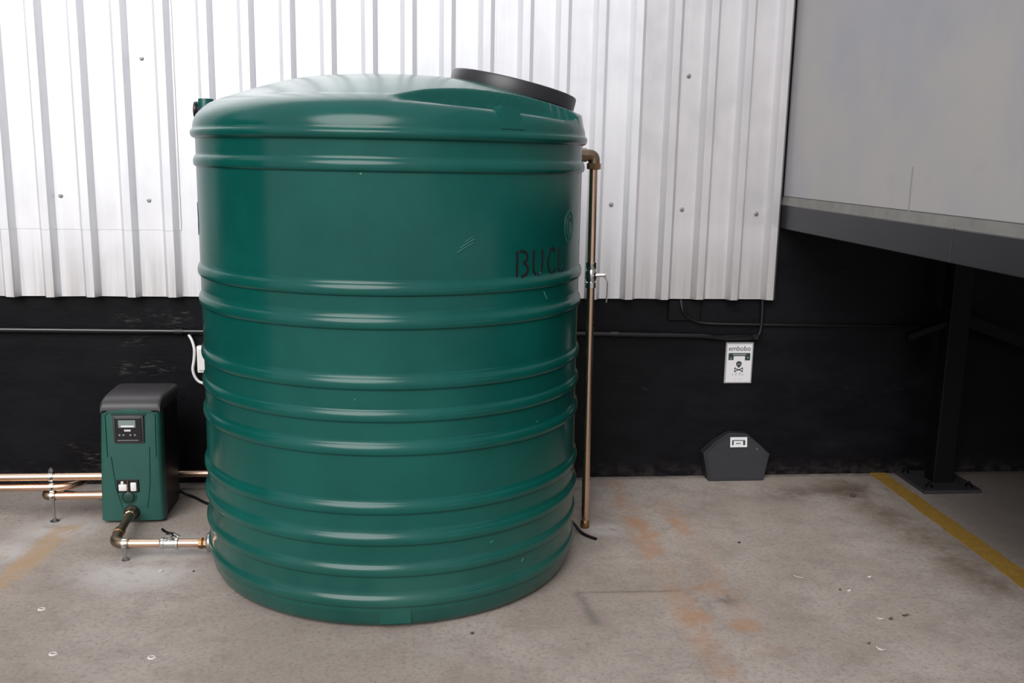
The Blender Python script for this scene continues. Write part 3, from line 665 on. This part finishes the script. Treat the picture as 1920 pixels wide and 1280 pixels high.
# ------------------------------------------------------------------ litter on the floor
def scrap(x, y, l, wd, ang, mat, label, name='paper_scrap', cat='litter', curl=.006):
    bm = B(); n = 5; rows = []
    for i in range(n+1):
        t = i/n; ww = wd*(.35+math.sin(PI*min(1, max(0, t*.9+.05))))*.7; zc = .001+curl*(2*t-1)**2
        rows.append([Vector(((t-.5)*l, -ww/2, zc)), Vector(((t-.5)*l, ww/2, zc+.001)), Vector(((t-.5)*l, ww/2, zc+.002)), Vector(((t-.5)*l, -ww/2, zc+.001))])
    ringloft(bm, rows); o = obj(name, bm, M[mat]); o.scale = (.75, 1.0, .6); o.location = (x, y, 0); o.rotation_euler = (0, 0, ang); return tag(o, label, cat)
scrap(1.601, -1.328, .030, .012, .3, 'scrap', 'pale scrap on the floor nearest below the yellow line')
scrap(1.575, -1.318, .018, .010, 1.2, 'leaf', 'tiny brown fleck beside the pale scrap on the concrete', 'leaf_scrap')
scrap(1.618, -1.548, .032, .010, -.4, 'scrap', 'left pale scrap of the pair lying on the right floor')
scrap(1.655, -1.552, .026, .014, .5, 'leaf', 'left brown leaf bit of the two on the right floor', 'leaf_scrap')
scrap(1.720, -1.530, .036, .014, .2, 'leaf', 'right brown leaf bit of the two on the right floor', 'leaf_scrap')
scrap(1.517, -1.757, .040, .012, -.7, 'scrap', 'pale curled scrap nearest the camera on the right floor', curl=.010)
scrap(1.497, -1.715, .016, .010, .4, 'leaf', 'brown speck just behind the nearest curled scrap', 'leaf_scrap')
scrap(1.735, -1.215, .026, .012, .1, 'scrap', 'faint pale scrap on the floor farthest right')
scrap(-.972, -1.012, .030, .016, .1, 'scrap', 'white paint scrap on the floor below the lever valve')
scrap(1.46, -1.20, .05, .003, -.7, 'scrap', 'thin pale straw lying on the right of the floor', 'straw_scrap')
def pebble(x, y, s, label):
    bm = B(); bmesh.ops.create_icosphere(bm, subdivisions=2, radius=s)
    for v in bm.verts: v.co *= random.uniform(.8, 1.1); v.co.z = max(0, v.co.z*.6 + s*.45)
    o = obj('pebble', bm, M['pebble'], None, True); o.location = (x, y, 0); tag(o, label, 'stone')
pebble(.183, -1.568, .007, 'small dark pebble in front of the tank foot')
pebble(2.075, -.335, .014, 'dark pebble on the stained floor left of the yellow line')
pebble(1.34, -.86, .007, 'tiny dark pebble on the bare floor below the bait box')
pebble(-.845, -1.02, .005, 'dark pebble by the tank edge below the suction pipe')
def hole(x, y, label):
    bm = B(); lathe(bm, [(0, .019), (.0018, .017), (.0022, .010), (.0004, .009)], (0, 0, 0), (0, 0, 1), 18, cap=False); bmesh.ops.holes_fill(bm, edges=[])
    o = obj('anchor_plug', bm, M['scrap'], None, True); o.scale = (.75, .75, 1); o.location = (x, y, 0); tag(o, label, 'floor anchor')
hole(-1.145, -1.615, 'pale ring of a floor anchor at the lower left')
hole(-.832, -1.657, 'pale ring of a floor anchor nearer the tank')
hole(-1.295, -1.30, 'pale ring of a floor anchor at the left edge')
